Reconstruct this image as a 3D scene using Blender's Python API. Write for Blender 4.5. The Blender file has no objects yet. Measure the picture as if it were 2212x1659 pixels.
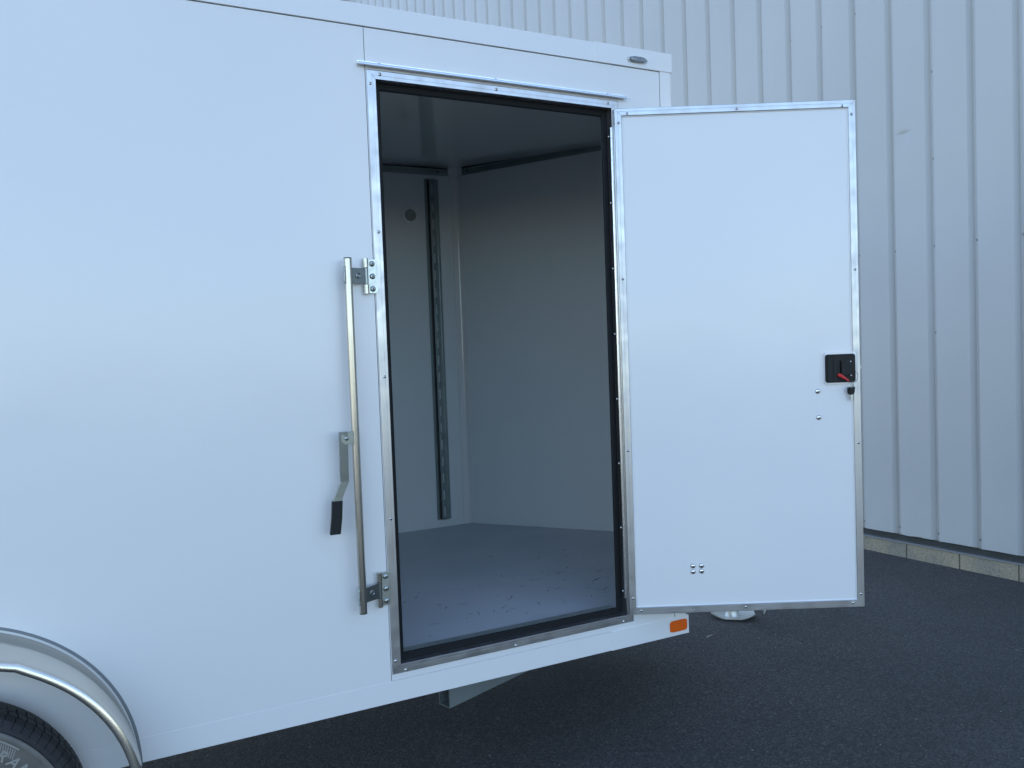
import bpy, bmesh, math, random
from mathutils import Vector, Matrix, Quaternion
random.seed(7)
R = math.radians
S = bpy.context.scene
def sharpen(me):                          # smooth only what was built smooth, with crisp rims
    f = [p.use_smooth for p in me.polygons]; me.set_sharp_from_angle(angle=math.radians(32))
    for p, v in zip(me.polygons, f): p.use_smooth = v
COL = S.collection

# ---------------------------------------------------------------- camera
cam = bpy.data.cameras.new('camera'); co = bpy.data.objects.new('camera', cam); COL.objects.link(co)
Cr = Vector((0.89561662757, -0.44329499142, -0.03688369552))
Cu = Vector((0.05106290283, 0.02008743244, 0.99849340259))
Cf = Vector((0.44188622559, 0.89615068244, -0.04062656758))
m = Matrix.Identity(4)
for i in range(3):
    m[i][0] = Cr[i]; m[i][1] = Cu[i]; m[i][2] = -Cf[i]
m.translation = Vector((-0.74239767628, -2.37998576720, 0.97595343001))
co.matrix_world = m
cam.sensor_width = 36; cam.lens = 1700 / 2212 * 36; cam.clip_start = .05; cam.clip_end = 1000
S.camera = co

# ---------------------------------------------------------------- light
SUN_EL, SUN_AZ = 40.0, 12.0           # azimuth measured from +Y towards +X
w = bpy.data.worlds.new('World'); S.world = w; w.use_nodes = True
nt = w.node_tree; bg = nt.nodes['Background']
sky = nt.nodes.new('ShaderNodeTexSky'); sky.sky_type = 'NISHITA'; sky.sun_disc = False
sky.sun_elevation = R(SUN_EL); sky.sun_rotation = R(SUN_AZ); sky.air_density = 1.0; sky.dust_density = .2; sky.ozone_density = 3.8
hs = nt.nodes.new('ShaderNodeHueSaturation'); hs.inputs['Saturation'].default_value = .45; hs.inputs['Value'].default_value = 1.9
nt.links.new(sky.outputs[0], hs.inputs['Color'])
tcw = nt.nodes.new('ShaderNodeTexCoord'); mpw = nt.nodes.new('ShaderNodeMapping'); mpw.inputs['Scale'].default_value = (1, 1, 2.2); mpw.inputs['Location'].default_value = (.6, 2.3, .4)
nzw = nt.nodes.new('ShaderNodeTexNoise'); nzw.inputs['Scale'].default_value = 1.9; nzw.inputs['Detail'].default_value = 6
crw = nt.nodes.new('ShaderNodeValToRGB'); crw.color_ramp.elements[0].position = .52; crw.color_ramp.elements[1].position = .68
mxw = nt.nodes.new('ShaderNodeMix'); mxw.data_type = 'RGBA'
nt.links.new(tcw.outputs['Generated'], mpw.inputs[0]); nt.links.new(mpw.outputs[0], nzw.inputs[0]); nt.links.new(nzw.outputs[0], crw.inputs[0])
nt.links.new(crw.outputs[0], mxw.inputs[0]); nt.links.new(sky.outputs[0], mxw.inputs[6]); nt.links.new(hs.outputs[0], mxw.inputs[7])
nt.links.new(mxw.outputs[2], bg.inputs[0]); bg.inputs[1].default_value = .11
sl = bpy.data.lights.new('sun', 'SUN'); sl.energy = 2.8; sl.angle = R(.5); sl.color = (1, .94, .86)
so = bpy.data.objects.new('sun', sl); COL.objects.link(so)
sd = Vector((math.sin(R(SUN_AZ)) * math.cos(R(SUN_EL)), math.cos(R(SUN_AZ)) * math.cos(R(SUN_EL)), math.sin(R(SUN_EL))))
so.rotation_euler = sd.to_track_quat('Z', 'Y').to_euler(); so.location = (20, 20, 30)
S.view_settings.view_transform = 'Standard'; S.view_settings.look = 'None'; S.view_settings.gamma = 1
S.view_settings.exposure = 1.76
S.render.engine = 'CYCLES'

# ---------------------------------------------------------------- materials
def mat(name, col, rough=.5, metal=0, coat=0, spec=.5, noise=None, bump=None, streak=None, rvar=0, coatr=.05):
    """noise=(scale, colour2, contrast), bump=(scale, strength, distance), streak=(axis scales)"""
    M = bpy.data.materials.new(name); M.use_nodes = True
    t = M.node_tree; b = t.nodes['Principled BSDF']
    b.inputs['Base Color'].default_value = (*col, 1); b.inputs['Roughness'].default_value = rough
    b.inputs['Metallic'].default_value = metal; b.inputs['Specular IOR Level'].default_value = spec
    b.inputs['Coat Weight'].default_value = coat; b.inputs['Coat Roughness'].default_value = coatr
    tc = t.nodes.new('ShaderNodeTexCoord'); geo = t.nodes.new('ShaderNodeNewGeometry')
    src = geo.outputs['Position']
    if streak:
        mp = t.nodes.new('ShaderNodeMapping'); mp.inputs['Scale'].default_value = streak
        t.links.new(src, mp.inputs[0]); ssrc = mp.outputs[0]
    else: ssrc = src
    if noise:
        n = t.nodes.new('ShaderNodeTexNoise'); n.inputs['Scale'].default_value = noise[0]; n.inputs['Detail'].default_value = 6
        t.links.new(ssrc, n.inputs[0])
        r = t.nodes.new('ShaderNodeValToRGB'); c = noise[2]
        r.color_ramp.elements[0].position = .5 - c; r.color_ramp.elements[1].position = .5 + c
        r.color_ramp.elements[0].color = (*noise[1], 1); r.color_ramp.elements[1].color = (*col, 1)
        t.links.new(n.outputs[0], r.inputs[0]); t.links.new(r.outputs[0], b.inputs['Base Color'])
        if rvar:
            mr = t.nodes.new('ShaderNodeMapRange'); mr.inputs[1].default_value = .3; mr.inputs[2].default_value = .7
            mr.inputs[3].default_value = rough + rvar; mr.inputs[4].default_value = rough - rvar
            t.links.new(n.outputs[0], mr.inputs[0]); t.links.new(mr.outputs[0], b.inputs['Roughness'])
    if bump:
        n = t.nodes.new('ShaderNodeTexNoise'); n.inputs['Scale'].default_value = bump[0]; n.inputs['Detail'].default_value = 3
        t.links.new(ssrc if len(bump) > 3 else src, n.inputs[0])
        bp = t.nodes.new('ShaderNodeBump'); bp.inputs['Strength'].default_value = bump[1]; bp.inputs['Distance'].default_value = bump[2]
        t.links.new(n.outputs[0], bp.inputs['Height']); t.links.new(bp.outputs[0], b.inputs['Normal'])
        t.links.new(bp.outputs[0], b.inputs['Coat Normal'])
    return M

SKIN = mat('white_skin', (.78, .78, .77), .38, 0, .8, .5, bump=(.9, .8, .016), coatr=.2)
TRIM = mat('white_trim', (.80, .80, .79), .3, 0, .7, .5, bump=(2.0, .35, .004), coatr=.12)
DOORW = mat('door_white', (.80, .80, .79), .36, 0, .6, .5, bump=(1.3, .7, .012), noise=(1.3, (.77, .775, .78), .2), coatr=.16)
ALU = mat('mill_aluminium', (.60, .605, .61), .36, 1, noise=(7, (.52, .52, .53), .3), streak=(3, 3, 3), rvar=.08, bump=(300, .05, .0004))
ALUB = mat('brushed_aluminium', (.76, .71, .62), .26, .95, noise=(4, (.66, .62, .55), .3))
ZINC = mat('zinc_plate', (.55, .58, .55), .34, 1, noise=(60, (.44, .48, .46), .3), rvar=.06)
ROD = mat('zinc_rod', (.56, .54, .47), .24, 1, noise=(7, (.46, .44, .40), .3))
GALV = mat('galvanised_steel', (.48, .53, .53), .45, .85, noise=(12, (.36, .41, .41), .3), rvar=.08)
RUB = mat('black_rubber', (.010, .011, .012), .6, spec=.2)
PLA = mat('black_plastic', (.012, .013, .014), .45, spec=.25, bump=(250, .3, .0006))
RED = mat('red_plastic', (.62, .03, .03), .4)
AMB = mat('amber_reflector', (.75, .12, .004), .32, bump=(420, .5, .0008))
LENS = mat('clear_lens', (.30, .32, .33), .15, 0, .6, noise=(120, (.12, .13, .14), .3))
LIN = mat('interior_lining', (.61, .65, .65), .4, 0, 0, .5, bump=(2, .3, .004), noise=(3, (.58, .62, .62), .3))
CEIL = mat('interior_ceiling', (.62, .64, .64), .12, 0, 1, .8, coatr=.04)
CEIL.node_tree.nodes['Principled BSDF'].inputs['Coat IOR'].default_value = 2.0
POSTM = mat('corner_cover', (.62, .63, .62), .22, 0, .3)
DZINC = mat('dull_zinc', (.34, .37, .36), .32, 1, noise=(30, (.26, .29, .29), .3))
TRACK = mat('dark_galvanised', (.28, .34, .34), .38, .8, noise=(12, (.20, .25, .255), .3))
DARK = mat('dark_core', (.03, .03, .03), .8)
SCUFF = mat('scuff_mark', (.16, .175, .20), .5)
BOLT = mat('bright_screw', (.72, .72, .70), .25, 1)
BOLTD = mat('screw_recess', (.05, .05, .05), .6)
SCRB = mat('wall_screw', (.26, .28, .29), .5, .3)
SIDE = mat('painted_siding', (.45, .47, .467), .42, 0, 0, .5, noise=(.9, (.41, .43, .427), .25), bump=(3, .25, .004))
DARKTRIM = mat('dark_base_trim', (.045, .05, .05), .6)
GREYTRIM = mat('grey_base_trim', (.16, .17, .17), .55)
TYRE = mat('tyre_rubber', (.018, .019, .02), .62, noise=(40, (.035, .036, .037), .25), bump=(90, .4, .002))
TYREW = mat('dusty_sidewall', (.17, .16, .14), .5, noise=(25, (.10, .095, .088), .3))
TYREL = mat('sidewall_letter', (.30, .29, .26), .4)
STEEL = mat('wheel_steel', (.55, .55, .54), .35, 1)

def asphalt_mat():
    M = bpy.data.materials.new('asphalt'); M.use_nodes = True; t = M.node_tree; b = t.nodes['Principled BSDF']
    geo = t.nodes.new('ShaderNodeNewGeometry')
    n1 = t.nodes.new('ShaderNodeTexNoise'); n1.inputs['Scale'].default_value = 1.1; n1.inputs['Detail'].default_value = 4
    n2 = t.nodes.new('ShaderNodeTexNoise'); n2.inputs['Scale'].default_value = 190; n2.inputs['Detail'].default_value = 4; n2.inputs['Roughness'].default_value = .7
    v = t.nodes.new('ShaderNodeTexVoronoi'); v.inputs['Scale'].default_value = 120
    v2 = t.nodes.new('ShaderNodeTexVoronoi'); v2.inputs['Scale'].default_value = 26
    for n in (n1, n2, v, v2): t.links.new(geo.outputs['Position'], n.inputs[0])
    r = t.nodes.new('ShaderNodeValToRGB')
    r.color_ramp.elements[0].position = .32; r.color_ramp.elements[0].color = (.010, .011, .012, 1)
    r.color_ramp.elements[1].position = .72; r.color_ramp.elements[1].color = (.125, .124, .122, 1)
    t.links.new(n2.outputs[0], r.inputs[0])
    # per stone brightness
    sp = t.nodes.new('ShaderNodeSeparateColor'); t.links.new(v.outputs['Color'], sp.inputs[0])
    r2 = t.nodes.new('ShaderNodeValToRGB'); e = r2.color_ramp.elements
    e[0].position = 0; e[0].color = (.55, .55, .55, 1); e[1].position = .9; e[1].color = (1.25, 1.25, 1.25, 1)
    e.new(.985).color = (1.8, 1.8, 1.7, 1)
    t.links.new(sp.outputs[0], r2.inputs[0])
    mx = t.nodes.new('ShaderNodeMix'); mx.data_type = 'RGBA'; mx.blend_type = 'MULTIPLY'; mx.inputs[0].default_value = 1
    t.links.new(r.outputs[0], mx.inputs[6]); t.links.new(r2.outputs[0], mx.inputs[7])
    r3 = t.nodes.new('ShaderNodeValToRGB'); r3.color_ramp.elements[0].position = .3; r3.color_ramp.elements[0].color = (.78, .78, .78, 1)
    r3.color_ramp.elements[1].position = .7; r3.color_ramp.elements[1].color = (1.18, 1.18, 1.18, 1)
    t.links.new(n1.outputs[0], r3.inputs[0])
    m2 = t.nodes.new('ShaderNodeMix'); m2.data_type = 'RGBA'; m2.blend_type = 'MULTIPLY'; m2.inputs[0].default_value = 1
    t.links.new(mx.outputs[2], m2.inputs[6]); t.links.new(r3.outputs[0], m2.inputs[7])
    # rare pale grit
    sp2 = t.nodes.new('ShaderNodeSeparateColor'); t.links.new(v2.outputs['Color'], sp2.inputs[0])
    g1 = t.nodes.new('ShaderNodeMath'); g1.operation = 'GREATER_THAN'; g1.inputs[1].default_value = .93; t.links.new(sp2.outputs[1], g1.inputs[0])
    g2 = t.nodes.new('ShaderNodeMath'); g2.operation = 'LESS_THAN'; g2.inputs[1].default_value = .10; t.links.new(v2.outputs['Distance'], g2.inputs[0])
    g3 = t.nodes.new('ShaderNodeMath'); g3.operation = 'MULTIPLY'; t.links.new(g1.outputs[0], g3.inputs[0]); t.links.new(g2.outputs[0], g3.inputs[1])
    m3 = t.nodes.new('ShaderNodeMix'); m3.data_type = 'RGBA'; t.links.new(g3.outputs[0], m3.inputs[0])
    t.links.new(m2.outputs[2], m3.inputs[6]); m3.inputs[7].default_value = (.30, .31, .29, 1)
    t.links.new(m3.outputs[2], b.inputs['Base Color'])
    b.inputs['Roughness'].default_value = .75
    ad = t.nodes.new('ShaderNodeMath'); ad.operation = 'SUBTRACT'; t.links.new(n2.outputs[0], ad.inputs[0]); t.links.new(v.outputs['Distance'], ad.inputs[1])
    bp = t.nodes.new('ShaderNodeBump'); bp.inputs['Strength'].default_value = .8; bp.inputs['Distance'].default_value = .006
    t.links.new(ad.outputs[0], bp.inputs['Height']); t.links.new(bp.outputs[0], b.inputs['Normal'])
    return M
ASPH = asphalt_mat()

def block_mat():
    M = bpy.data.materials.new('concrete_block'); M.use_nodes = True; t = M.node_tree; b = t.nodes['Principled BSDF']
    geo = t.nodes.new('ShaderNodeNewGeometry')
    n1 = t.nodes.new('ShaderNodeTexNoise'); n1.inputs['Scale'].default_value = 5; n1.inputs['Detail'].default_value = 5
    n2 = t.nodes.new('ShaderNodeTexNoise'); n2.inputs['Scale'].default_value = 130; n2.inputs['Detail'].default_value = 4
    for n in (n1, n2): t.links.new(geo.outputs['Position'], n.inputs[0])
    r = t.nodes.new('ShaderNodeValToRGB'); r.color_ramp.elements[0].position = .35; r.color_ramp.elements[0].color = (.26, .25, .20, 1)
    r.color_ramp.elements[1].position = .65; r.color_ramp.elements[1].color = (.36, .31, .22, 1)
    t.links.new(n1.outputs[0], r.inputs[0])
    r2 = t.nodes.new('ShaderNodeValToRGB'); r2.color_ramp.elements[0].position = .3; r2.color_ramp.elements[0].color = (.55, .55, .55, 1)
    r2.color_ramp.elements[1].position = .6; r2.color_ramp.elements[1].color = (1.1, 1.1, 1.1, 1)
    t.links.new(n2.outputs[0], r2.inputs[0])
    mx = t.nodes.new('ShaderNodeMix'); mx.data_type = 'RGBA'; mx.blend_type = 'MULTIPLY'; mx.inputs[0].default_value = 1
    t.links.new(r.outputs[0], mx.inputs[6]); t.links.new(r2.outputs[0], mx.inputs[7]); t.links.new(mx.outputs[2], b.inputs['Base Color'])
    b.inputs['Roughness'].default_value = .9
    bp = t.nodes.new('ShaderNodeBump'); bp.inputs['Strength'].default_value = .6; bp.inputs['Distance'].default_value = .004
    t.links.new(n2.outputs[0], bp.inputs['Height']); t.links.new(bp.outputs[0], b.inputs['Normal'])
    return M
BLOCK = block_mat()
MORT = mat('mortar', (.15, .145, .13), .9, bump=(150, .5, .002))
FLOORM = mat('floor_vinyl', (.56, .585, .60), .5, 0, 0, .4, noise=(4, (.51, .535, .555), .3), rvar=.05, bump=(20, .15, .002))

# ---------------------------------------------------------------- mesh helpers
WP = {}                                   # world position of every object built here
def root(name, loc, label, cat):
    o = bpy.data.objects.new(name, None); COL.objects.link(o); o.location = loc; o.empty_display_size = .1
    WP[o.name] = Vector(loc); o['label'] = label; o['category'] = cat
    return o
def link(name, me, parent, wloc, rot=None):
    o = bpy.data.objects.new(name, me); COL.objects.link(o)
    if parent: o.parent = parent; o.location = Vector(wloc) - WP[parent.name]
    else: o.location = wloc
    if rot: o.rotation_mode = 'QUATERNION'; o.rotation_quaternion = rot
    WP[o.name] = Vector(wloc)
    return o

class MB:
    def __init__(s): s.b = bmesh.new(); s.mi = 0
    def face(s, pts):
        f = s.b.faces.new([s.b.verts.new(Vector(p)) for p in pts]); f.material_index = s.mi; return f
    def box(s, lo, hi):
        (a, b, c), (d, e, f) = lo, hi
        return s.prism([(a, b, c), (d, b, c), (d, e, c), (a, e, c)], (0, 0, f - c))
    def prism(s, poly, ext):
        ext = Vector(ext); A = [s.b.verts.new(Vector(p)) for p in poly]; B = [s.b.verts.new(Vector(p) + ext) for p in poly]
        n = len(A)
        fs = [s.b.faces.new(A[::-1]), s.b.faces.new(B)] + [s.b.faces.new((A[i], A[(i + 1) % n], B[(i + 1) % n], B[i])) for i in range(n)]
        for f in fs: f.material_index = s.mi
        return fs
    def loft(s, rings, closed=True, cap=True, smooth=False):
        V = [[s.b.verts.new(Vector(p)) for p in r] for r in rings]; n = len(V[0])
        for a, b in zip(V, V[1:]):
            for i in range(n if closed else n - 1):
                f = s.b.faces.new((a[i], a[(i + 1) % n], b[(i + 1) % n], b[i])); f.material_index = s.mi; f.smooth = smooth
        if cap and closed:
            for r in (V[0][::-1], V[-1]):
                f = s.b.faces.new(r); f.material_index = s.mi
    def tube(s, pts, r, n=12, cap=True):
        pts = [Vector(p) for p in pts]; rings = []
        d0 = (pts[1] - pts[0]).normalized(); up = Vector((0, 0, 1)) if abs(d0.z) < .9 else Vector((0, 1, 0))
        u = d0.cross(up).normalized()
        for i, p in enumerate(pts):
            d = (pts[min(i + 1, len(pts) - 1)] - pts[max(i - 1, 0)]).normalized()
            u = (u - d * u.dot(d)).normalized(); v = d.cross(u)
            rr = r[i] if isinstance(r, (list, tuple)) else r
            rings.append([p + (u * math.cos(2 * math.pi * k / n) + v * math.sin(2 * math.pi * k / n)) * rr for k in range(n)])
        s.loft(rings, True, cap, True)
    def lathe(s, prof, c, ax, n=24, a0=0, a1=2 * math.pi, ref=None):
        """prof: (radius, height along ax)"""
        ax = Vector(ax).normalized(); c = Vector(c)
        u = Vector(ref) if ref else ax.cross(Vector((0, 0, 1)) if abs(ax.z) < .9 else Vector((1, 0, 0))).normalized(); v = ax.cross(u)
        full = abs(a1 - a0 - 2 * math.pi) < 1e-6; N = n if full else n + 1
        rings = [[c + ax * h + (u * math.cos(a0 + (a1 - a0) * k / n) + v * math.sin(a0 + (a1 - a0) * k / n)) * r for k in range(N)] for r, h in prof]
        s.loft(rings, full, full, True)
    def done(s, name, mats, parent=None, bevel=0, seg=2, smooth=None, kind=None, label=None):
        bmesh.ops.remove_doubles(s.b, verts=s.b.verts, dist=1e-6)
        bmesh.ops.recalc_face_normals(s.b, faces=s.b.faces)
        if bevel:
            es = [e for e in s.b.edges if len(e.link_faces) == 2 and e.calc_face_angle(0) > R(30)]
            bmesh.ops.bevel(s.b, geom=es, offset=bevel, segments=seg, profile=.6, affect='EDGES', clamp_overlap=True)
        vs = [v.co for v in s.b.verts]
        c = Vector([(min(v[i] for v in vs) + max(v[i] for v in vs)) / 2 for i in range(3)])
        for v in s.b.verts: v.co -= c
        me = bpy.data.meshes.new(name); s.b.to_mesh(me); s.b.free(); sharpen(me)
        for M in (mats if isinstance(mats, (list, tuple)) else [mats]): me.materials.append(M)
        o = link(name, me, parent, c)
        if kind: o['kind'] = kind
        if label: o['label'] = label
        return o

def gz(x): return -.519 - .0266 * max(-9, min(9, x))       # ground height

# ---------------------------------------------------------------- ground
b = MB()
xs = [-150, -40, -9, 0, 9, 40, 150]; ys = [-150, -20, 0, 20, 150]
V = [[b.b.verts.new((x, y, gz(x))) for y in ys] for x in xs]
for i in range(len(xs) - 1):
    for j in range(len(ys) - 1): b.b.faces.new((V[i][j], V[i + 1][j], V[i + 1][j + 1], V[i][j + 1]))
b.done('asphalt', ASPH, kind='structure')
BOUNCE = mat('bounce_pad_concrete', (.45, .43, .39), .85, noise=(.5, (.38, .365, .33), .25), bump=(60, .4, .003))  # pale slab added out of view for warm bounce and reflections on the metal
b = MB(); V = [(x, y, gz(x) + .05) for x, y in ((-60, 3), (-20, 3), (-9, 3), (-6.5, 3), (-6.5, -26), (-9, -26), (-20, -26), (-60, -26))]
b.prism([V[i] for i in (0, 1, 6, 7)], (0, 0, -.1)); b.prism([V[i] for i in (1, 2, 5, 6)], (0, 0, -.1)); b.prism([V[i] for i in (2, 3, 4, 5)], (0, 0, -.1))
b.done('bounce_pad', BOUNCE, kind='structure')

# ---------------------------------------------------------------- metal building
WO = Vector((3.897223, 4.942079, 0)); WD = Vector((0.11981794, -0.99279588, 0)); WN = Vector((-0.99279588, -0.11981794, 0)); PIT = 0.283159
def wp(s, wo, z): return WO + WD * s + WN * wo + Vector((0, 0, z))
ZS = -0.4641; ZT = 7.3
bl = root('metal_building', wp(2, -3, gz(3.5)), 'pale grey corrugated metal building on a low concrete block base', 'building')

def hexscrew(name, M):
    q = MB(); q.mi = 0
    q.lathe([(.0085, 0), (.0085, .0015), (.0058, .002), (.0058, .006), (.003, .0065)], (0, 0, 0), (0, 0, 1), 12)
    bmesh.ops.recalc_face_normals(q.b, faces=q.b.faces)
    me = bpy.data.meshes.new(name); q.b.to_mesh(me); q.b.free(); sharpen(me); me.materials.append(M); return me
HEX = hexscrew('siding_screw_mesh', SCRB)
aD, bD, cD, dD = .029, .024, .007, .030
rowsA = [-0.416, 1.607, 3.410, 5.2]
for pn in range(-75, 34, 3):
    first = pn + 1                       # seams fall on ribs 10, 13, 16 ...
    prof = []
    for r in range(3):
        s0 = (first + r) * PIT
        lip = .0008
        prof += [(s0, 0), (s0 + aD, -dD), (s0 + aD + bD, -dD), (s0 + aD + bD + cD, 0), (s0 + .55 * PIT, .0022), (s0 + .60 * PIT, .0022)]
    prof.append(((first + 3) * PIT, 0)); prof.append(((first + 3) * PIT + aD, -dD + .0012)); prof.append(((first + 3) * PIT + aD + bD * .9, -dD + .0022))
    prof = [(s, ww + (.0012 if i == 0 else 0)) for i, (s, ww) in enumerate(prof)]
    # start this sheet in the valley, under the neighbour's lip
    prof = [p for p in prof if p[0] > first * PIT + aD * .9]
    zs = [ZS, ZS + .25, .4, 1.2, 2.0, 2.6, 3.4, 4.4, ZT]
    dent = None
    if first * PIT < 12.44 * PIT < (first + 3) * PIT:
        dent = (12.44 * PIT, 2.425); zs = [ZS, ZS + .25, .4, 1.2, 2.0] + [2.265 + .02 * k for k in range(19)] + [2.95, 3.6, 4.4, ZT]
        extra = []
        for (s1, w1), (s2, w2) in zip(prof, prof[1:]):
            n = 6 if s2 - s1 > .05 and abs(s1 - dent[0]) < .2 else 1
            extra += [(s1 + (s2 - s1) * k / n, w1 + (w2 - w1) * k / n) for k in range(n)]
        prof = extra + [prof[-1]]
    b = MB(); g = []
    for zi, z in enumerate(zs):
        row = []
        for (s, ww) in prof:
            zz, w2 = z, ww
            if zi == 0: zz += .0022 * math.sin(s * 23) + .0015 * math.sin(s * 51 + 1); w2 += .0015 * math.sin(s * 31)
            if dent and 0 < zi < len(zs) - 1:
                dx, dz = (s - dent[0]) / .045, (z - dent[1])
                amp = math.exp(-dx * dx)
                w2 -= .010 * amp * (math.exp(-(dz / .016) ** 2) if dz >= 0 else math.exp(-(dz / .08) ** 2))
            row.append(b.b.verts.new(wp(s, w2, zz)))
        g.append(row)
    for r0, r1 in zip(g, g[1:]):
        for i in range(len(prof) - 1): b.b.faces.new((r0[i], r0[i + 1], r1[i + 1], r1[i]))
    pan = b.done('siding_panel', SIDE, bl)
    mod = pan.modifiers.new('thickness', 'SOLIDIFY'); mod.thickness = .0012; mod.offset = -1
    qn = WN.to_track_quat('Z', 'Y')
    for r in range(3):
        n = first + r
        if not -8 < n < 18: continue
        seam = (n - 10) % 3 == 0
        for z in rowsA + ([1.0, 2.211, 2.805, 3.7] if seam else []):
            if z > 4.4: continue
            off = aD + bD * .5 if z > 0 else aD + bD * .4
            link('screw', HEX, pan, wp(n * PIT + off, -dD + .0025, z + random.uniform(-.004, .004)), qn)
# base trims, foundation, roof, other walls
sA, sB = -74 * PIT, 37 * PIT
b = MB(); b.prism([wp(sA, -.035, ZS - .010), wp(sA, -.035, ZS + .05), wp(sA, -.0362, ZS + .05), wp(sA, -.0362, ZS - .010)], WD * (sB - sA)); b.done('drip_flashing', SIDE, bl)
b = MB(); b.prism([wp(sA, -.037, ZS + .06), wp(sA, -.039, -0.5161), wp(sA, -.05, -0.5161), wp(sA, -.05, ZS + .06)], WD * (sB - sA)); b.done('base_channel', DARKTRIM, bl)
b = MB(); b.prism([wp(sA, .004, -0.5161), wp(sA, .006, -0.5281), wp(sA, -.05, -0.5281), wp(sA, -.05, -0.5166)], WD * (sB - sA)); b.done('base_ledge', GREYTRIM, bl)
b = MB(); bp_, b0 = 0.377546, 3.496854
k0 = int((sA - b0) / bp_)
for k in range(k0, int((sB - b0) / bp_) + 1):
    s0 = b0 + k * bp_ + .004; s1 = s0 + bp_ - .008; j = random.uniform(-.002, .002)
    b.prism([wp(s0, -.004 + j, -0.5291), wp(s1, -.004 + j, -0.5291), wp(s1, -.12, -0.5291), wp(s0, -.12, -0.5291)], (0, 0, -.25))
b.done('block_foundation', BLOCK, bl, bevel=.003)
b = MB(); b.prism([wp(sA, -.010, -0.5311), wp(sB, -.010, -0.5311), wp(sB, -.11, -0.5311), wp(sA, -.11, -0.5311)], (0, 0, -.25)); b.done('mortar_bed', MORT, bl)
b = MB(); b.prism([wp(sA, -.05, ZT + .02), wp(sA, -6, ZT + 1.1), wp(sA, -12, ZT + .02), wp(sA, -12, -.7), wp(sA, -.13, -.7), wp(sA, -.13, -0.548), wp(sA, -.055, -0.444)], WD * (sB - sA)); b.done('wall_core', GREYTRIM, bl)
b = MB(); b.prism([wp(sA - .3, .12, ZT + .0), wp(sA - .3, -6, ZT + 1.16), wp(sA - .3, -12.2, ZT + .0), wp(sA - .3, -12.2, ZT + .06), wp(sA - .3, -6, ZT + 1.24), wp(sA - .3, .12, ZT + .08)], WD * (sB - sA + .6)); b.done('roof', SIDE, bl)

# ---------------------------------------------------------------- trailer
W, H = .8645, 1.83
YF = 1.798                               # far inner wall
tr = root('enclosed_trailer', (-1.2, .9, gz(-1.2)), 'white enclosed cargo trailer with its side door swung open, parked beside the metal building', 'trailer')
BX = -4.6                                # rear end

# screw meshes
def dome(name, r, hh, M, rec=.42, n=14):
    q = MB(); q.mi = 0
    q.lathe([(r, 0), (r, hh * .15), (r * .86, hh * .6), (r * .55, hh * .95), (r * rec, hh)], (0, 0, 0), (0, 0, 1), n)
    q.mi = 1; q.lathe([(r * rec, hh * 1.002), (r * rec * .8, hh * .99)], (0, 0, 0), (0, 0, 1), 6)
    bmesh.ops.recalc_face_normals(q.b, faces=q.b.faces)
    me = bpy.data.meshes.new(name); q.b.to_mesh(me); q.b.free(); sharpen(me); me.materials.append(M); me.materials.append(BOLTD); return me
SCR = dome('screw_mesh', .0052, .0030, BOLT)
BIG = dome('bolt_mesh', .0090, .0060, ZINC, .35)
CAR = dome('carriage_bolt_mesh', .0100, .0055, BOLT, .2)
FN = Vector((0, -1, 0)); QF = FN.to_track_quat('Z', 'Y')
def screw(x, z, parent, y=-.0052, me=None, name='screw'): return link(name, me or SCR, parent, (x, y, z), QF)

# floor with scuffs
b = MB()
FP = [(BX, .03), (1.12, .03), (1.80, .90), (1.035, 1.80), (BX, 1.80)]
b.prism([(x, y, -.04) for x, y in FP], (0, 0, .035))
b.mi = 1
sc = [(1.02, .45, .075, 20), (.60, .42, .085, 45), (.98, .32, .05, 30), (.93, .62, .06, 35), (1.10, .55, .055, 28), (.55, .30, .04, 5), (.66, .30, .045, 80), (1.18, .22, .05, 35), (.80, 1.05, .06, -60)]
for k in range(70):
    x = random.uniform(.15, 1.35); y = random.uniform(.14, .75) + max(0, random.gauss(0, .2))
    sc.append((x, y, random.choice([.007, .012, .02, .03, .045]), random.uniform(-60, 80)))
for k, (x, y, L, a) in enumerate(sc):
    if y > 1.2 or x > 1.12 + (y * .5): continue
    a = R(a); cv = random.uniform(-.5, .5) * (1.8 if L > .05 else 1); wd = random.uniform(.0014, .0030) * (1.5 if L < .02 or L > .07 else 1); z = -.0046 + k * 2e-6
    top, bot = [], []
    for i in range(7):
        t = i / 6 - .5; aa = a + cv * t; px = x + L * t * math.cos(aa); py = y + L * t * math.sin(aa); ww = wd * (1 - (2 * t) ** 2 * .9)
        top.append((px - math.sin(aa) * ww, py + math.cos(aa) * ww, z)); bot.append((px + math.sin(aa) * ww, py - math.cos(aa) * ww, z))
    b.face(top + bot[::-1])
b.done('floor', [FLOORM, SCUFF], tr)
b = MB(); b.prism([(x, y, -.118) for x, y in [(BX, .006), (1.12, .006), (1.78, .90), (1.06, 1.83), (BX, 1.83)]], (0, 0, .07)); b.done('underframe', DARK, tr)

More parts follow.
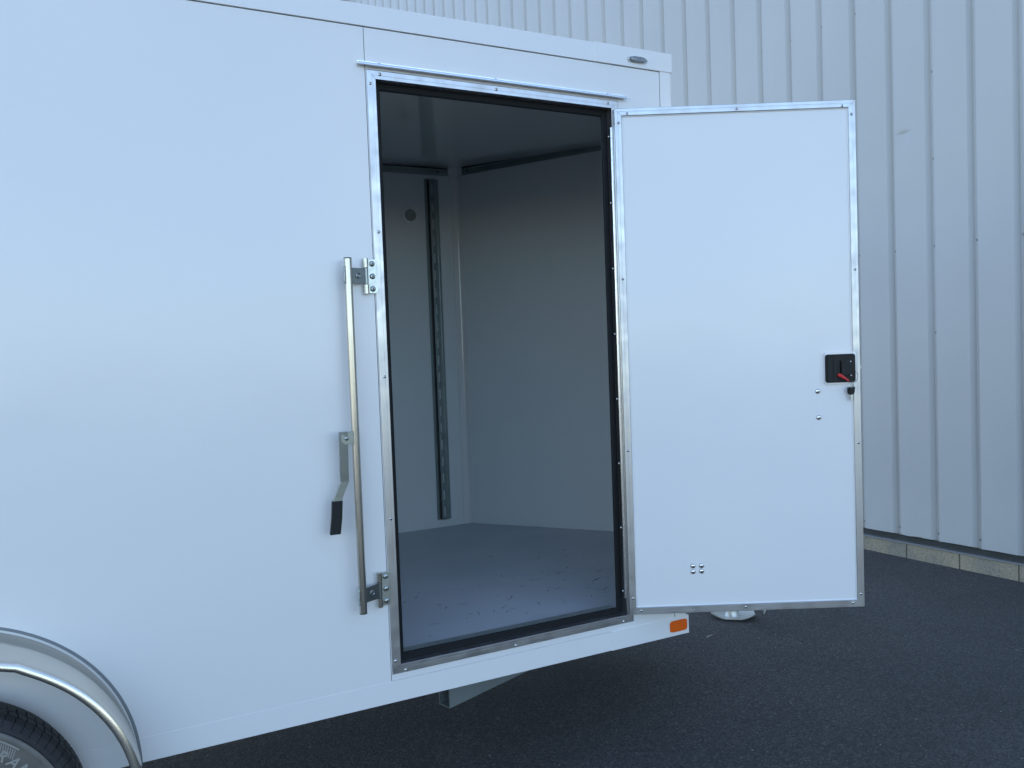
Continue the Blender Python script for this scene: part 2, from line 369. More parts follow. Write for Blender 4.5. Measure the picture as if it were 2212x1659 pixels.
# outer skins, near side (y = 0 plane)
b = MB(); b.box((BX, 0, -.052), (-.0325, .003, 1.9845)); b.done('side_panel', SKIN, tr)
b = MB()
b.box((-.0305, 0, 1.85), (1.0805, .003, 1.9845)); b.box((W + .012, 0, -.012), (1.0805, .003, 1.85)); b.box((-.0305, 0, -.0495), (1.0805, .003, -.012)); b.box((-.0305, 0, -.012), (-.012, .003, 1.85))
b.done('side_panel', SKIN, tr)
b = MB(); b.box((BX, .0032, -.1), (-.0005, .036, 1.99)); b.box((-.0005, .0032, H + .001), (1.10, .036, 1.99)); b.box((W + .0005, .0032, -.1), (1.10, .036, H)); b.box((-.0005, .0032, -.1), (W, .036, -.001)); b.done('wall_core', DARK, tr)
b = MB(); b.box((BX, .0365, -.004), (-.004, .041, 2.03)); b.box((-.004, .0365, H - .018), (1.12, .041, 2.03)); b.box((W - .019, .0365, -.004), (1.12, .041, H - .018)); b.done('door_wall_lining', LIN, tr)
# trims
b = MB(); b.box((BX, -.0045, 1.987), (.8005, .03, 2.0535)); b.done('top_trim', TRIM, tr, bevel=.0022)
b = MB(); b.box((.799, -.0065, 1.9865), (1.137, .03, 2.0555)); b.done('top_corner_cap', TRIM, tr, bevel=.0022)
b = MB(); b.box((BX, -.0008, -.119), (.7955, .03, -.0503)); b.done('bottom_rail', TRIM, tr, bevel=.0003, seg=1)
b = MB(); b.box((.7945, -.0035, -.1195), (1.1445, .03, -.0495)); b.done('bottom_corner_cap', TRIM, tr, bevel=.0008)
b = MB(); b.prism([(1.082, .0, -.0495), (1.082, -.003, -.0495), (1.128, -.003, -.0495), (1.1335, -.0005, -.0495), (1.1345, .006, -.0495), (1.13, .03, -.0495), (1.12, .03, -.0495)], (0, 0, 2.036)); b.done('corner_trim', TRIM, tr)
# nose, far and rear walls, roof
b = MB(); b.prism([(1.1325, .008, -.119), (1.81, .90, -.119), (1.77, .91, -.119), (1.105, .045, -.119)], (0, 0, 2.165)); b.done('nose_panel', SKIN, tr)
b = MB(); b.prism([(1.812, .902, -.119), (1.055, 1.84, -.119), (1.02, 1.80, -.119), (1.772, .912, -.119)], (0, 0, 2.165)); b.done('nose_panel', SKIN, tr)
b = MB(); b.box((BX, 1.802, -.119), (1.02, 1.84, 2.05)); b.done('far_side_panel', SKIN, tr)
b = MB(); b.box((BX - .04, 0, -.119), (BX - .001, 1.84, 2.05)); b.done('rear_door', SKIN, tr)
b = MB(); b.prism([(BX, .031, 2.0535), (1.12, .031, 2.0535), (1.80, .90, 2.0535), (1.06, 1.835, 2.0535), (BX, 1.835, 2.0535)], (0, 0, .008)); b.done('roof', SKIN, tr)
# interior lining
def cz(x): return 2.033 + .022 * (x - .96)
ND = Vector((.64926238, -.7605645, 0)); NC = Vector((1.013, YF, 0)); NI = Vector((-.7605645, -.64926238, 0))
b = MB(); b.box((BX, YF, -.006), (1.013, YF + .003, 2.045)); b.done('far_wall_lining', LIN, tr)
b = MB(); b.prism([NC, NC + ND * 1.18, NC + ND * 1.18 - NI * .003, NC - NI * .003], (0, 0, 2.051)); b.done('nose_lining', LIN, tr)
b = MB(); b.face([(x, y, cz(x)) for x, y in [(BX, .04), (1.12, .04), (1.79, .90), (1.02, YF + .002), (BX, YF + .002)]]); o = b.done('ceiling', CEIL, tr)
mod = o.modifiers.new('t', 'SOLIDIFY'); mod.thickness = .002; mod.offset = -1
# header channels at the ceiling (galvanised rail, dark gap above)
b = MB()
b.prism([(-.5, YF - .0005, 1.982), (-.5, YF - .004, 1.984), (-.5, YF - .006, 1.992), (-.5, YF - .006, 2.013), (-.5, YF - .010, 2.0165), (-.5, YF - .0005, 2.0165)], (1.46, 0, 0)); rl = b.done('header_rail', TRACK, tr)
for x, r in ((.90, .0052), (.873, .0016), (.925, .0016)):
    q = MB(); q.lathe([(r, 0), (r, .0012)], (x, YF - .0062, 2.003), (0, -1, 0), 14); q.done('rail_hole', DARK, rl)
b = MB(); b.box((-.5, YF - .005, 2.0165), (.96, YF - .0005, 2.027)); b.done('header_gap', DARK, tr)
def nz(t): return .039 * t               # measured rise of the nose header
def npnt(t, off, z): return NC + ND * t + NI * off + Vector((0, 0, z))
def nstrip(offs, mat_, name, t0=.028, t1=1.17):
    q = MB(); q.loft([[npnt(t, o_, z + nz(t)) for o_, z in offs] for t in (t0, t1)]); return q.done(name, mat_, tr)
rr = nstrip([(.0005, 1.985), (.004, 1.987), (.006, 1.993), (.006, 2.017), (.010, 2.020), (.0005, 2.020)], TRACK, 'header_rail')
for t, r in ((.072, .0052), (.052, .0018)):
    q = MB(); q.lathe([(r, 0), (r, .0012)], npnt(t, .0062, 2.007 + nz(t)), NI, 14); q.done('rail_hole', DARK, rr)
nstrip([(.005, 2.020), (.0005, 2.020), (.0005, 2.034), (.005, 2.034)], DARK, 'header_gap')
# corner cover (post) and its cap
cb = Vector((0, 0, 1))
def post(z0, z1, e1, e2, off, name, M_, nose=.004):
    A0 = Vector((NC.x - e1, YF, 0)); A1 = Vector((NC.x - e1, YF - off, 0))
    Cn = NC + (Vector((0, -1, 0)) + NI).normalized() * (off * 1.15)
    pts = [A0, A1, Cn + Vector((-.006, 0, 0)), Cn + (Vector((-1, 0, 0)) + ND) * .0012 + Vector((0, -.0006, 0)), Cn + ND * .006, NC + ND * e2 + NI * off, NC + ND * e2, NC]
    q = MB(); q.prism([p + Vector((0, 0, z0)) for p in pts], (0, 0, z1 - z0)); return q.done(name, M_, tr)
post(-.003, 1.99, .037, .030, .0035, 'corner_cover', POSTM)
post(1.984, 2.0335, .055, .037, .013, 'corner_cover_cap', POSTM)
# slotted cargo track
b = MB(); y1 = YF - .002; yt = YF - .015
z0, z1 = .038, 1.959
def strip(x0, xx1, ya, yb, za, zb): b.box((x0, min(ya, yb), za), (xx1, max(ya, yb), zb))
strip(.815, .8275, YF - .0035, YF - .0008, z0, z1)                       # left flange
strip(.8275, .8295, YF - .008, YF - .0008, z0, z1)
strip(.8400, .8420, yt, YF - .0008, z0, z1)                              # web
strip(.8420, .8515, yt, yt + .002, z0, z1); strip(.8625, .8790, yt, yt + .002, z0, z1)
strip(.8790, .8810, yt, YF - .0008, z0, z1); strip(.8810, .8985, YF - .0035, YF - .0008, z0, z1)
zz = z1
k = 0
while True:
    st = 1.927 - k * .0955; sb_ = st - .055
    if st < .05: break
    strip(.8515, .8625, yt, yt + .002, st, zz); zz = max(sb_, z0); k += 1
if zz > z0: strip(.8515, .8625, yt, yt + .002, z0, zz)
o = b.done('cargo_track', TRACK, tr, bevel=.0004, seg=1)
q = MB(); q.box((.8297, YF - .0022, z0 + .001), (.8398, YF - .0009, z1 - .001)); q.done('track_groove', DARK, o)
# wall vent
b = MB(); vc = Vector((.7285, YF, 1.754))
b.lathe([(.054, .0002), (.053, .002), (.036, .0035), (.0335, .0035), (.0335, .0005)], vc, (0, -1, 0), 40)
vent = b.done('air_vent', LIN, tr)
b = MB()
for i in range(11):
    z = -.0275 + i * .0055; hw = math.sqrt(max(.0332 ** 2 - z * z, 1e-6))
    b.prism([(vc.x - hw, YF - .0008, vc.z + z), (vc.x - hw, YF - .0042, vc.z + z - .0016), (vc.x - hw, YF - .0042, vc.z + z - .0006), (vc.x - hw, YF - .0008, vc.z + z + .001)], (2 * hw, 0, 0))
b.done('louvre', LIN, vent)
q = MB(); q.lathe([(.033, .0003), (.033, .0006)], vc, (0, -1, 0), 30); q.done('vent_opening', GREYTRIM, vent)
for a in range(4):
    q = MB(); q.lathe([(.0022, .002), (.0018, .004)], vc + Vector((math.cos(a * math.pi / 2) * .046, 0, math.sin(a * math.pi / 2) * .046)), (0, -1, 0), 8); q.done('vent_screw', GALV, vent)

# mitred frames: profile (outward distance from opening edge, y)
def mitred(b, x0, x1, z0, z1, prof, gap=.0004, closed=False, sides='TBLR', P=lambda x, y, z: Vector((x, y, z))):
    for sd_ in sides:
        A, B = [], []
        for wd, y in prof:
            g = gap
            if sd_ == 'T': a, c = (x0 - wd + g, z1 + wd), (x1 + wd - g, z1 + wd)
            if sd_ == 'B': a, c = (x0 - wd + g, z0 - wd), (x1 + wd - g, z0 - wd)
            if sd_ == 'L': a, c = (x0 - wd, z0 - wd + g), (x0 - wd, z1 + wd - g)
            if sd_ == 'R': a, c = (x1 + wd, z0 - wd + g), (x1 + wd, z1 + wd - g)
            A.append(P(a[0], y, a[1])); B.append(P(c[0], y, c[1]))
        b.loft([A, B], closed)
b = MB(); pf = [(0, .028), (0, -.0040), (.0008, -.0048), (.0095, -.0048), (.0100, -.0042), (.0118, -.0042), (.0123, -.0050), (.0255, -.0050), (.0270, -.0044), (.0282, -.0030), (.0286, .0)]
mitred(b, 0, W, 0, H, pf)
fr = b.done('door_frame', ALU, tr)
for x, z in [(-.018, 1.815), (.014, 1.846), (.411, 1.845), (.849, 1.847), (-.012, 1.362), (-.013, .913), (-.013, .467), (-.017, .014), (.015, -.021), (.407, -.021), (.848, -.021)]: screw(x, z, fr)
b = MB(); mitred(b, 0, W, 0, H, [(-.0002, .0285), (-.018, .0285), (-.0215, .031), (-.0225, .035), (-.020, .039), (-.016, .040), (-.016, .0362), (-.0002, .0362)], gap=0, closed=True)
b.done('door_seal', RUB, tr)
b = MB(); b.box((.016, .040, .0), (W - .0165, .085, .0165)); b.done('sill_lip', GALV, tr)
# drip rail
b = MB(); P = [(-.0005, 1.882), (-.0035, 1.8815), (-.0035, 1.8735)]
P += [(-.0150, 1.8745), (-.0168, 1.8735), (-.0185, 1.8705), (-.0188, 1.8670), (-.0180, 1.8650), (-.0165, 1.8648), (-.0155, 1.8665), (-.0150, 1.8690), (-.0130, 1.8705), (-.0005, 1.8705)]
b.loft([[(x, y, z) for y, z in P] for x in (-.056, .922)])
b.prism([(.922, -.010, 1.8685), (.936, -.0175, 1.8685), (.922, -.0182, 1.8685)], (0, 0, -.0015))
dr = b.done('drip_rail', mat('bright_aluminium', (.92, .91, .89), .25, 1), tr)
for x in (.014, .411, .849): screw(x, 1.8765, dr, -.0033)
# marker lamp (upper) and amber reflector
b = MB(); c0 = Vector((.980, -.0065, 2.0125)); n = 28
def sup(c, ax, azz, y, e=3.2): 
    return [(c.x + ax * math.copysign(abs(math.cos(t)) ** (2 / e), math.cos(t)), y, c.z + azz * math.copysign(abs(math.sin(t)) ** (2 / e), math.sin(t)) - .0008 * 0) for t in [2 * math.pi * k / n for k in range(n)]]
b.loft([sup(c0, .043, .0115, -.0060), sup(c0, .042, .0110, -.0105)]); lm = b.done('marker_lamp', ZINC, tr)
b = MB(); b.loft([sup(c0, .033, .0105, -.0104), sup(c0, .0325, .0102, -.0165), sup(c0, .030, .0085, -.0195), sup(c0, .024, .0055, -.0205)], smooth=True); b.done('lens', LENS, lm)
for x in (-.0375, .0375): link('screw', SCR, lm, (.980 + x, -.0104, 2.0125), QF)
b = MB(); c0 = Vector((1.0940, 0, -.0825)); b.loft([sup(c0, .0400, .0215, -.0044, 6), sup(c0, .0400, .0215, -.0068, 6), sup(c0, .0385, .0200, -.0078, 6)]); b.done('side_reflector', AMB, tr)

# ---------------------------------------------------------------- open side door
TH = -.4615; LD = Vector((math.cos(TH), math.sin(TH), 0)); LN = Vector((math.sin(TH), -math.cos(TH), 0))   # LN points to the camera side
L0 = Vector((W + .0018, -.0166, 0)); WL = W - .008
def lp(s, y, z): return L0 + LD * s - LN * y + Vector((0, 0, z))      # y positive = into the leaf
Z0, Z1 = .003, H - .005
b = MB(); b.prism([lp(.010, .008, Z0 + .01), lp(WL - .010, .008, Z0 + .01), lp(WL - .010, .027, Z0 + .01), lp(.010, .027, Z0 + .01)], (0, 0, Z1 - Z0 - .02))
door = b.done('side_door', DOORW, tr, label='open hinged side door seen from its inner face')
FWd = .0255
b = MB(); mitred(b, FWd, WL - FWd, Z0 + FWd, Z1 - FWd, [(0, .0078), (0, .0012), (.0012, .0), (.0125, .0), (.0130, .0005), (.0145, .0005), (.0150, .0), (.0243, .0), (.0255, .0012), (.0255, .029), (.012, .029), (.012, .0275)], gap=.0005, P=lambda x, y, z: lp(x, y, z))
df = b.done('edge_frame', ALU, door)
b = MB(); mitred(b, FWd, WL - FWd, Z0 + FWd, Z1 - FWd, [(-.004, .0080), (-.0035, .0060), (-.0002, .0046), (.0, .0079)], gap=0, P=lambda x, y, z: lp(x, y, z)); b.done('caulk_bead', TRIM, door)
QL = LN.to_track_quat('Z', 'Y')
for s, z in [(.046, 1.807), (.435, 1.809), (.809, 1.8055), (.841, 1.775), (.015, 1.775), (.013, 1.222), (.012, .604), (.8445, 1.226), (.8445, .603), (.043, .0165), (.424, .0175), (.814, .018), (.843, .050), (.013, .064)]: link('screw', SCR, df, lp(s, 0, z), QL)
for s, z in [(.704, .794), (.706, .699)]: link('carriage_bolt', CAR, door, lp(s, .008, z), QL)
for s, z in [(.237, .173), (.268, .173), (.237, .152), (.268, .153)]: link('carriage_bolt', CAR, door, lp(s, .008, z), QL)
# piano hinge
b = MB(); hx, hy = W - .0004, .0030
nk = 44; hz0, hz1 = .062, 1.764; hh = (hz1 - hz0) / nk
for k in range(nk):
    dx = .0002 if k % 2 else 0
    b.lathe([(.0052, 0), (.0052, hh - .0014)], (hx + dx, hy - dx, hz0 + k * hh + .0006), (0, 0, 1), 12)
b.lathe([(.0030, 0), (.0030, hz1 - hz0)], (hx, hy, hz0), (0, 0, 1), 8)
b.prism([(W - .0006, .010, hz0), (W - .0019, .010, hz0), (W - .0019, .024, hz0), (W - .0006, .024, hz0)], (0, 0, hz1 - hz0))
b.prism([Vector((hx, hy + .003, hz0)), lp(-.0004, .027, hz0), lp(-.0004, .004, hz0), lp(-.0018, .004, hz0), lp(-.0018, .026, hz0)], (0, 0, hz1 - hz0))
hg = b.done('piano_hinge', BOLT, door)
QX = Vector((-1, 0, 0)).to_track_quat('Z', 'Y')
for k in range(8): link('screw', SCR, hg, (W - .0018, .019, 1.735 - k * .236), QX)
# latch
def rrect(s0, s1, z0, z1, r, n=5):
    out = []
    for cx, cz_, a0 in ((s1 - r, z1 - r, 0), (s0 + r, z1 - r, 90), (s0 + r, z0 + r, 180), (s1 - r, z0 + r, 270)):
        for i in range(n + 1):
            a = R(a0 + 90 * i / n); out.append((cx + r * math.cos(a), cz_ + r * math.sin(a)))
    return out
b = MB(); b.prism([lp(s, .0078, z) for s, z in rrect(.7285, .842, .818, .932, .009)], LN * .0090); b.done('latch_surround', TRIM, door)
b = MB(); b.prism([lp(s, -.0012, z) for s, z in rrect(.7285, .8365, .823, .925, .010)], LN * .0045)
b.prism([lp(s, -.0056, z) for s, z in rrect(.735, .754, .828, .920, .005)], LN * .0035)
b.prism([lp(s, -.0056, z) for s, z in rrect(.783, .832, .850, .901, .002)], LN * .0100)
b.prism([lp(s, -.0056, z) for s, z in rrect(.757, .781, .832, .915, .004)], LN * .0015)
la = b.done('door_latch', PLA, door, bevel=.0008)
for s, z in ((.8165, .8975), (.8170, .8475)): link('screw', SCR, door, lp(s, -.0150 if z > .88 else -.0150, z), QL).scale = (.6, .6, .6)
b = MB(); b.tube([lp(.775, -.0145, .850), lp(.782, -.0155, .846), lp(.795, -.016, .837), lp(.8075, -.015, .828)], [.0060, .0062, .0042, .0030], 10); b.lathe([(.0065, 0), (.0065, .009), (.004, .0105)], lp(.776, -.007, .8495), LN, 14); b.done('release_lever', RED, door)
b = MB(); b.prism([lp(WL - .001, .010, .869), lp(WL + .009, .012, .869), lp(WL + .009, .018, .869), lp(WL - .001, .020, .869)], (0, 0, .013)); b.done('latch_bolt', ZINC, door)

# ---------------------------------------------------------------- keys hanging from the latch
kr = root('key_ring', lp(.822, -.012, .82), 'bunch of small keys with black heads hanging by a wire loop from the door latch', 'keys')
b = MB(); pts = []
for i in range(15):
    a = R(100 - 215 * i / 14); pts.append(lp(.8215 + .0185 * math.cos(a), -.0165 - .004 * math.sin(a), .8425 + .0215 * math.sin(a)))
b.tube(pts, .0008, 6); b.done('wire_loop', PLA, kr)
for s, dz, tl, y in ((.8105, 0, -.10, -.006), (.8185, -.003, .02, -.010), (.829, .001, .16, -.005)):
    b = MB()
    def kp(u, v, yy): 
        return lp(s + u * math.cos(tl) - v * math.sin(tl) * -1, y - yy, .815 + dz + v * math.cos(tl) - u * math.sin(tl))
    b.prism([kp(u, v, 0) for u, v in ((-.0065, -.010), (.006, -.010), (.0075, -.030), (.005, -.034), (-.006, -.034), (-.008, -.028))], LN * .0022)
    kh = b.done('key_head', PLA, kr, bevel=.0005)
    b = MB(); b.prism([kp(u, v, -.0006) for u, v in ((-.0028, -.034), (.0028, -.034), (.0028, -.055), (.0005, -.0585), (-.0028, -.055), (-.0022, -.050), (-.003, -.046), (-.0020, -.041))], LN * .0009); b.done('key_blade', ZINC, kr)
    b = MB(); b.tube([kp(.0028 * math.cos(R(t)), -.006 + .005 * math.sin(R(t)), .001 + .001 * math.cos(R(t * 2))) for t in range(0, 361, 40)], .0006, 5); b.done('split_ring', ZINC, kr)

# ---------------------------------------------------------------- cam bar lock
RX, RY = -.1235, -.044
b = MB(); b.lathe([(.0100, 0), (.0118, .0004), (.0118, 1.0736), (.0100, 1.074)], (RX, RY, .199), (0, 0, 1), 24)
bar = b.done('door_bar', ROD, tr)
for z in (.1965, 1.2735):
    q = MB(); q.lathe([(.0098, 0), (.0118, .0004), (.0118, .0026), (.0098, .003)], (RX, RY, z - .0005), (0, 0, 1), 20); q.done('end_cap', PLA, bar)
def bracket(zc, up):
    """zc: middle of the wall plate; the arm leaf sits between the two outer knuckles"""
    b = MB()
    za, zb = zc - .0525, zc + .0525
    pl = rrect(-.0535, -.0225, za, zb, .008)
    b.prism([(x, -.0052, z) for x, z in pl], (0, -.0028, 0))
    o = b.done('bracket_plate', ZINC, bar, bevel=.0006)
    b = MB()
    for z0_, z1_ in ((za - .002, za + .027), (zb - .027, zb + .002)):
        b.lathe([(.0078, 0), (.0084, .0006), (.0084, z1_ - z0_ - .0006), (.0078, z1_ - z0_)], (-.0605, -.0140, z0_), (0, 0, 1), 18)
        b.prism([(-.0605, -.0058, z0_ + .001), (-.050, -.0058, z0_ + .001), (-.050, -.0080, z0_ + .001), (-.0605, -.0215, z0_ + .001)], (0, 0, z1_ - z0_ - .002))
        b.done('knuckle', ROD, bar); b = MB()
    z0_, z1_ = za + .0285, zb - .0285
    b.lathe([(.0072, 0), (.0072, z1_ - z0_)], (-.0605, -.0140, z0_), (0, 0, 1), 18)
    # arm leaf, slanting out from the knuckle to the bar, with a round dimple
    A = Vector((-.0645, -.0215, 0)); B = Vector((RX + .010, RY + .002, 0)); d = (B - A); nn = Vector((-d.y, d.x, 0)).normalized()
    if nn.y > 0: nn = -nn
    b.prism([A + Vector((0, 0, z0_ + .001)), B + Vector((0, 0, z0_ + .001 - .001)), B - nn * .003 + Vector((0, 0, z0_)), A - nn * .003 + Vector((0, 0, z0_ + .001))], (0, 0, z1_ - z0_ - .002))
    mid = A.lerp(B, .52) + Vector((0, 0, (z0_ + z1_) / 2))
    b.lathe([(.0098, .0002), (.0092, .0022), (.0068, .0028), (.0052, .0010), (.0048, .0004)], mid, nn, 20)
    b.done('bracket_arm', DZINC, bar, bevel=.0)
    b = MB()   # clamp weld on the bar
    b.lathe([(.0126, 0), (.0140, .001), (.0140, z1_ - z0_ + .004), (.0126, z1_ - z0_ + .006)], (RX, RY, z0_ - .003), (0, 0, 1), 14, R(60), R(215), ref=(1, 0, 0)) 
    b.tube([(RX - .0122, RY - .004 - .002 * math.sin(i * 1.7), z0_ - .002 + i * .0052) for i in range(11)], [.0018 + .0007 * math.sin(i * 2.4) for i in range(11)], 7)
    b.done('weld_clamp', ZINC, bar)
    for dz in (-.0385, 0, .0385): link('bolt', BIG, bar, (-.0385, -.0080, zc + dz), QF)
bracket(1.2245, 1); bracket(.2510, -1)
# handle
b = MB()
lug = [(RX - .008, .717)] + [(-.1545 + .0165 * math.cos(R(a)), .7355 + .0185 * math.sin(R(a))) for a in range(-90, -271, -20)] + [(RX - .008, .754)]
b.prism([(x, -.054, z) for x, z in lug], (0, .0035, 0)); b.prism([(x, -.0395, z) for x, z in lug], (0, .0035, 0))
b.done('handle_lug', DZINC, bar, bevel=.0005)
link('bolt', BIG, bar, (-.1535, -.054, .736), QF).scale = (.75, .75, .75)
b = MB()
path = [(-.1625, -.0520, .757), (-.1630, -.0450, .625), (-.1630, -.0440, .606), (-.1835, -.0430, .560), (-.1870, -.0430, .547), (-.1945, -.0430, .465)]
rings = []
for i, (x, y, z) in enumerate(path):
    t = .003; hwid = .0130
    rings.append([(x - hwid, y + .001 - t, z), (x + hwid, y - t, z), (x + hwid, y + t, z), (x - hwid, y + .001 + t, z)])
b.loft(rings); b.done('handle', DZINC, bar, bevel=.0012)
b = MB(); b.loft([[(x - .0160, y - .0035, z), (x + .0145, y - .0075, z), (x + .0145, y + .0065, z), (x - .0160, y + .0095, z)] for x, y, z in ((-.1870, -.0440, .550), (-.1905, -.0440, .500), (-.1975, -.0440, .450))])
b.done('handle_grip', PLA, bar, bevel=.0018)

# ---------------------------------------------------------------- fender and wheel
FC = Vector((-1.214, 0, -.119)); RO = .462
prof = [(-.0020, -1.2225, -.1300, .4655), (-.0500, -1.2090, -.1440, .4600), (-.1250, -1.1935, -.1470, .4490), (-.1300, -1.1925, -.1465, .4480), (-.1400, -1.1900, -.1450, .4445),
        (-.1465, -1.1885, -.1430, .4395), (-.1500, -1.1875, -.1420, .4330), (-.1515, -1.1865, -.1410, .4250), (-.1515, -1.1860, -.1410, .4170)]
def fring(a):
    out = []
    for y, cx_, cz_, r in prof:
        k = 1.0                              # one welded bend in the pressed top
        if y < -.05: k = 1 + .012 * math.exp(-abs(a - R(66)) / R(4.5)) * min(1, -y / .12)
        out.append((cx_ + r * k * math.cos(a), y, cz_ + r * k * math.sin(a)))
    return out
b = MB(); rings = []
N = 182
for i in range(N + 1):
    a = R(-1) + (R(181) - R(-1)) * i / N; rings.append(fring(a))
b.loft(rings, closed=False, smooth=True)
o = b.done('fender', ALUB, tr); mod = o.modifiers.new('t', 'SOLIDIFY'); mod.thickness = .002; mod.offset = -1
fender = o
b = MB(); rr_ = []
for i in range(91):
    a = R(-1 + 182 * i / 90); rr_.append([(FC.x + r * math.cos(a), y, FC.z + r * math.sin(a)) for y, r in ((-.0004, .4655), (-.0022, .4645), (-.0026, .4585), (-.0004, .4575))])
b.loft(rr_, smooth=True); b.done('flange_strip', mat('grey_strip', (.20, .22, .23), .6), fender)  # plain grey ring strip where the fender top meets the side panel
WC = Vector((-1.215, -.082, -.153)); TR_ = .332
b = MB(); ax = (0, -1, 0)
tp = [(.20, -.055), (.245, -.075), (.285, -.078), (.311, -.074), (.325, -.060), (.332, -.035), (TR_ + .001, 0), (.3315, .030), (.326, .050), (.315, .0615), (.309, .0665), (.3065, .0655), (.305, .0675)]
b.lathe(tp, WC, ax, 128)
b.mi = 1; b.lathe([(.305, .0676), (.301, .0702), (.296, .0712), (.2925, .0700), (.288, .0690), (.272, .0700), (.250, .0690), (.225, .062), (.208, .052), (.200, .045)], WC, ax, 128)
whl = b.done('wheel', [TYRE, TYREW], tr, label='black radial tyre with dusty grey sidewall on a steel wheel')
def wpnt(r, a, h): return WC + Vector((math.cos(a) * r, -h, math.sin(a) * r))
b = MB()                                   # tread blocks: raised lugs either side of sipes
for i in range(86):
    a = 2 * math.pi * i / 86; da = 2 * math.pi / 86
    def blk(h0, h1, r0, r1, a0, a1, sk):
        b.prism([wpnt(r0, a0 + sk, h0), wpnt(r0, a1 + sk, h0), wpnt(r1, a1, h1), wpnt(r1, a0, h1)], Vector((math.cos(a), 0, math.sin(a))) * .0045)
    blk(.010, .0295, .3315, .3310, a, a + da * .86, .010); blk(.033, .0490, .3305, .3250, a + da * .05, a + da * .93, .008)
    blk(.0505, .0630, .3240, .3125, a + da * .05, a + da * .93, .006); blk(-.020, .006, .3330, .3322, a + da * .3, a + da * 1.15, .01)
b.done('tread', TYRE, whl)
b = MB()
for i in range(20): a = R(68) - i * R(1.2); b.prism([wpnt(.262, a, .069), wpnt(.262, a + R(.5), .069), wpnt(.284, a + R(2.5), .0686), wpnt(.284, a + R(2.0), .0686)], (0, -.0016, 0))
b.prism([wpnt(.2900, R(a), .0690) for a in range(90, 45, -4)] + [wpnt(.2860, R(a), .0690) for a in range(46, 91, 4)], (0, -.0022, 0))
b.done('sidewall_rib', TYREL, whl)
def letter(ch, size, depth):
    cu = bpy.data.curves.new('t', 'FONT'); cu.body = ch; cu.size = size; cu.extrude = depth; cu.bevel_depth = .0006; cu.align_x = 'CENTER'; cu.shear = .2
    ob = bpy.data.objects.new('t', cu); COL.objects.link(ob); bpy.context.view_layer.update()
    me = bpy.data.meshes.new_from_object(ob.evaluated_get(bpy.context.evaluated_depsgraph_get())); bpy.data.objects.remove(ob); return me
for ch, ad in (('R', 51.0), ('A', 44.0), ('N', 36.8)):
    me = letter(ch, .036, .0012); me.materials.clear(); me.materials.append(TYREL)
    a = R(ad); up = Vector((math.cos(a), 0, math.sin(a))); right = Vector((math.sin(a), 0, -math.cos(a))); out = Vector((0, -1, 0))
    mt = Matrix((right, up, out)).transposed()
    o = link('raised_letter', me, whl, wpnt(.247, a, .0692), mt.to_quaternion())
b = MB(); b.lathe([(.198, -.06), (.204, .040), (.196, .048), (.186, .040), (.180, .0), (.165, -.01), (.10, .012), (.06, .02), (.05, .045), (.02, .048)], WC, ax, 64); b.done('rim', STEEL, whl)
# axle and far wheel seen only from the side
b = MB(); b.tube([WC + Vector((0, .07, 0)), WC + Vector((0, 1.6, 0))], .035, 14); b.done('axle', GALV, tr)

# ---------------------------------------------------------------- tongue, jack
b = MB()
d = Vector((.9356, .3531, 0)); nrm = Vector((-.3531, .9356, 0)); A = Vector((.191, .080, -.222)); Lg = 2.05; T = .054; Hh = .084; t = .004
def hollow(A, d, nrm, L):
    for (u0, u1, v0, v1) in ((0, T, 0, t), (0, T, Hh - t, Hh), (0, t, t, Hh - t), (T - t, T, t, Hh - t)):
        pts = [A + nrm * u0 + Vector((0, 0, v0)), A + nrm * u1 + Vector((0, 0, v0)), A + nrm * u1 + Vector((0, 0, v1)), A + nrm * u0 + Vector((0, 0, v1))]
        b.prism(pts, d * L)
hollow(A, d, nrm, Lg)
b.done('tongue_beam', GALV, tr)
b = MB(); hollow(Vector((.191, 1.72, -.222)), Vector((d.x, -d.y, 0)), Vector((-nrm.x, -nrm.y, 0)) * -1 if False else Vector((-.3531, -.9356, 0)), Lg)
b.done('tongue_beam', GALV, tr)
JX, JY = 2.300, 1.060; JG = gz(JX)
b = MB(); b.tube([(JX, JY, JG + .045), (JX, JY, -.30)], .0345, 28); b.lathe([(.044, 0), (.044, .34)], (JX, JY, -.32), (0, 0, 1), 28); b.done('tongue_jack', GALV, tr)
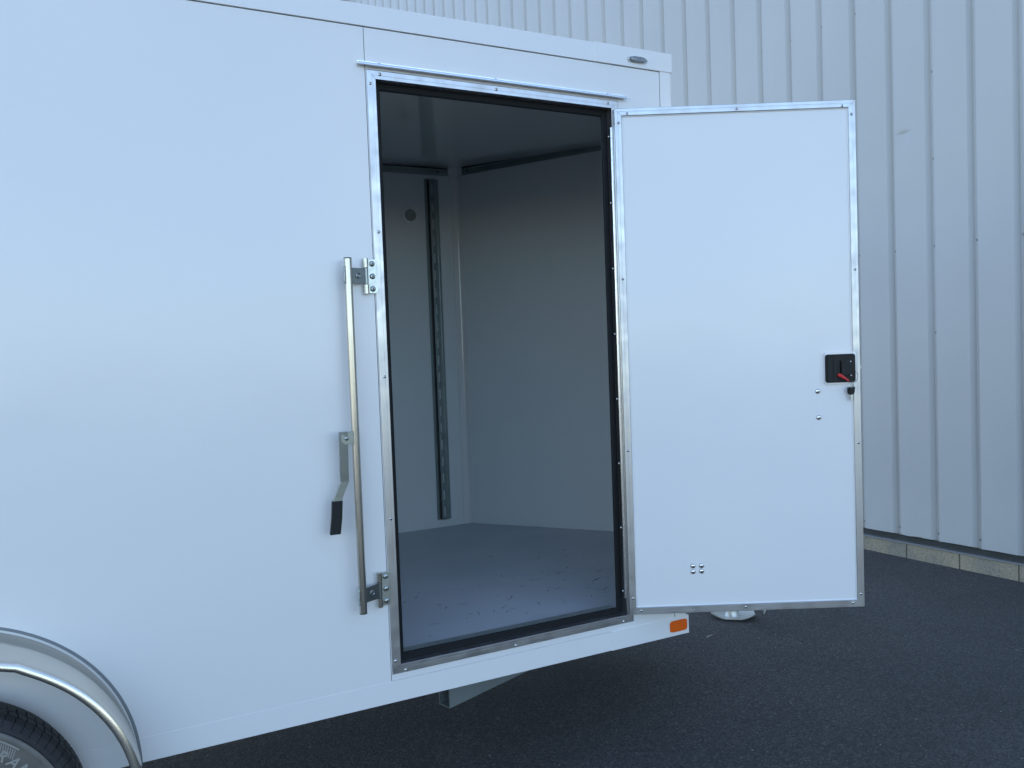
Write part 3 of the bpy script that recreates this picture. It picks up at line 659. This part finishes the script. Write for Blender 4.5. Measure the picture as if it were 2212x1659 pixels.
b = MB()                                    # dished foot with turned-up ends
n = 16; rings = []
for i in range(n + 1):
    u = -1 + 2 * i / n; L = .120; hw = .082 * (1 - .45 * max(0, abs(u) - .35) ** 1.2)
    up = .024 * max(0, abs(u) - .35) ** 1.6 / .65 ** 1.6
    dd = Vector((.80, -.60, 0)) ; sdv = Vector((.60, .80, 0)); p = Vector((JX, JY, JG + .006 + up)) + dd * u * L
    rings.append([p - sdv * hw + Vector((0, 0, .006)), p - sdv * hw * .8, p + sdv * hw * .8, p + sdv * hw + Vector((0, 0, .006)), p + sdv * hw + Vector((0, 0, .012)), p + sdv * hw * .8 + Vector((0, 0, .005)), p - sdv * hw * .8 + Vector((0, 0, .005)), p - sdv * hw + Vector((0, 0, .012))])
b.loft(rings, smooth=False); b.lathe([(.044, .008), (.040, .016), (.036, .022), (.0347, .046)], (JX, JY, JG), (0, 0, 1), 28)
b.done('jack_foot', mat('pale_zinc', (.62, .64, .60), .4, .7), tr)
b = MB(); b.box((2.05, .86, -.222), (2.72, .95, -.14)); b.box((2.66, .87, -.20), (2.80, .94, -.10)); b.done('coupler', GALV, tr, bevel=.004)
b = MB(); hk = Vector((2.400, .92, -.538))
b.tube([hk + Vector((-.014, 0, .30)), hk + Vector((-.014, 0, .02)), hk + Vector((-.004, 0, -.006)), hk + Vector((.006, 0, -.004)), hk + Vector((.020, 0, .030))], .0042, 8)
b.tube([hk + Vector((-.014, 0, .03)), hk + Vector((.004, -.006, .004))], .0035, 8)
b.done('chain_hook', ZINC, tr)

# ---------------------------------------------------------------- twig
b = MB(); p0 = Vector((1.955, .868, gz(1.955) + .004)); p1 = Vector((1.995, .873, gz(2) + .006))
b.tube([p0 - Vector((.003, .001, 0)), p0, p0.lerp(p1, .5) + Vector((0, 0, .002)), p1], [.0028, .0036, .0026, .0018], 7)
tw = b.done('twig', mat('dry_twig', (.34, .33, .28), .8)); tw['label'] = 'short pale dry twig lying alone on the dark asphalt under the trailer nose'; tw['category'] = 'twig'
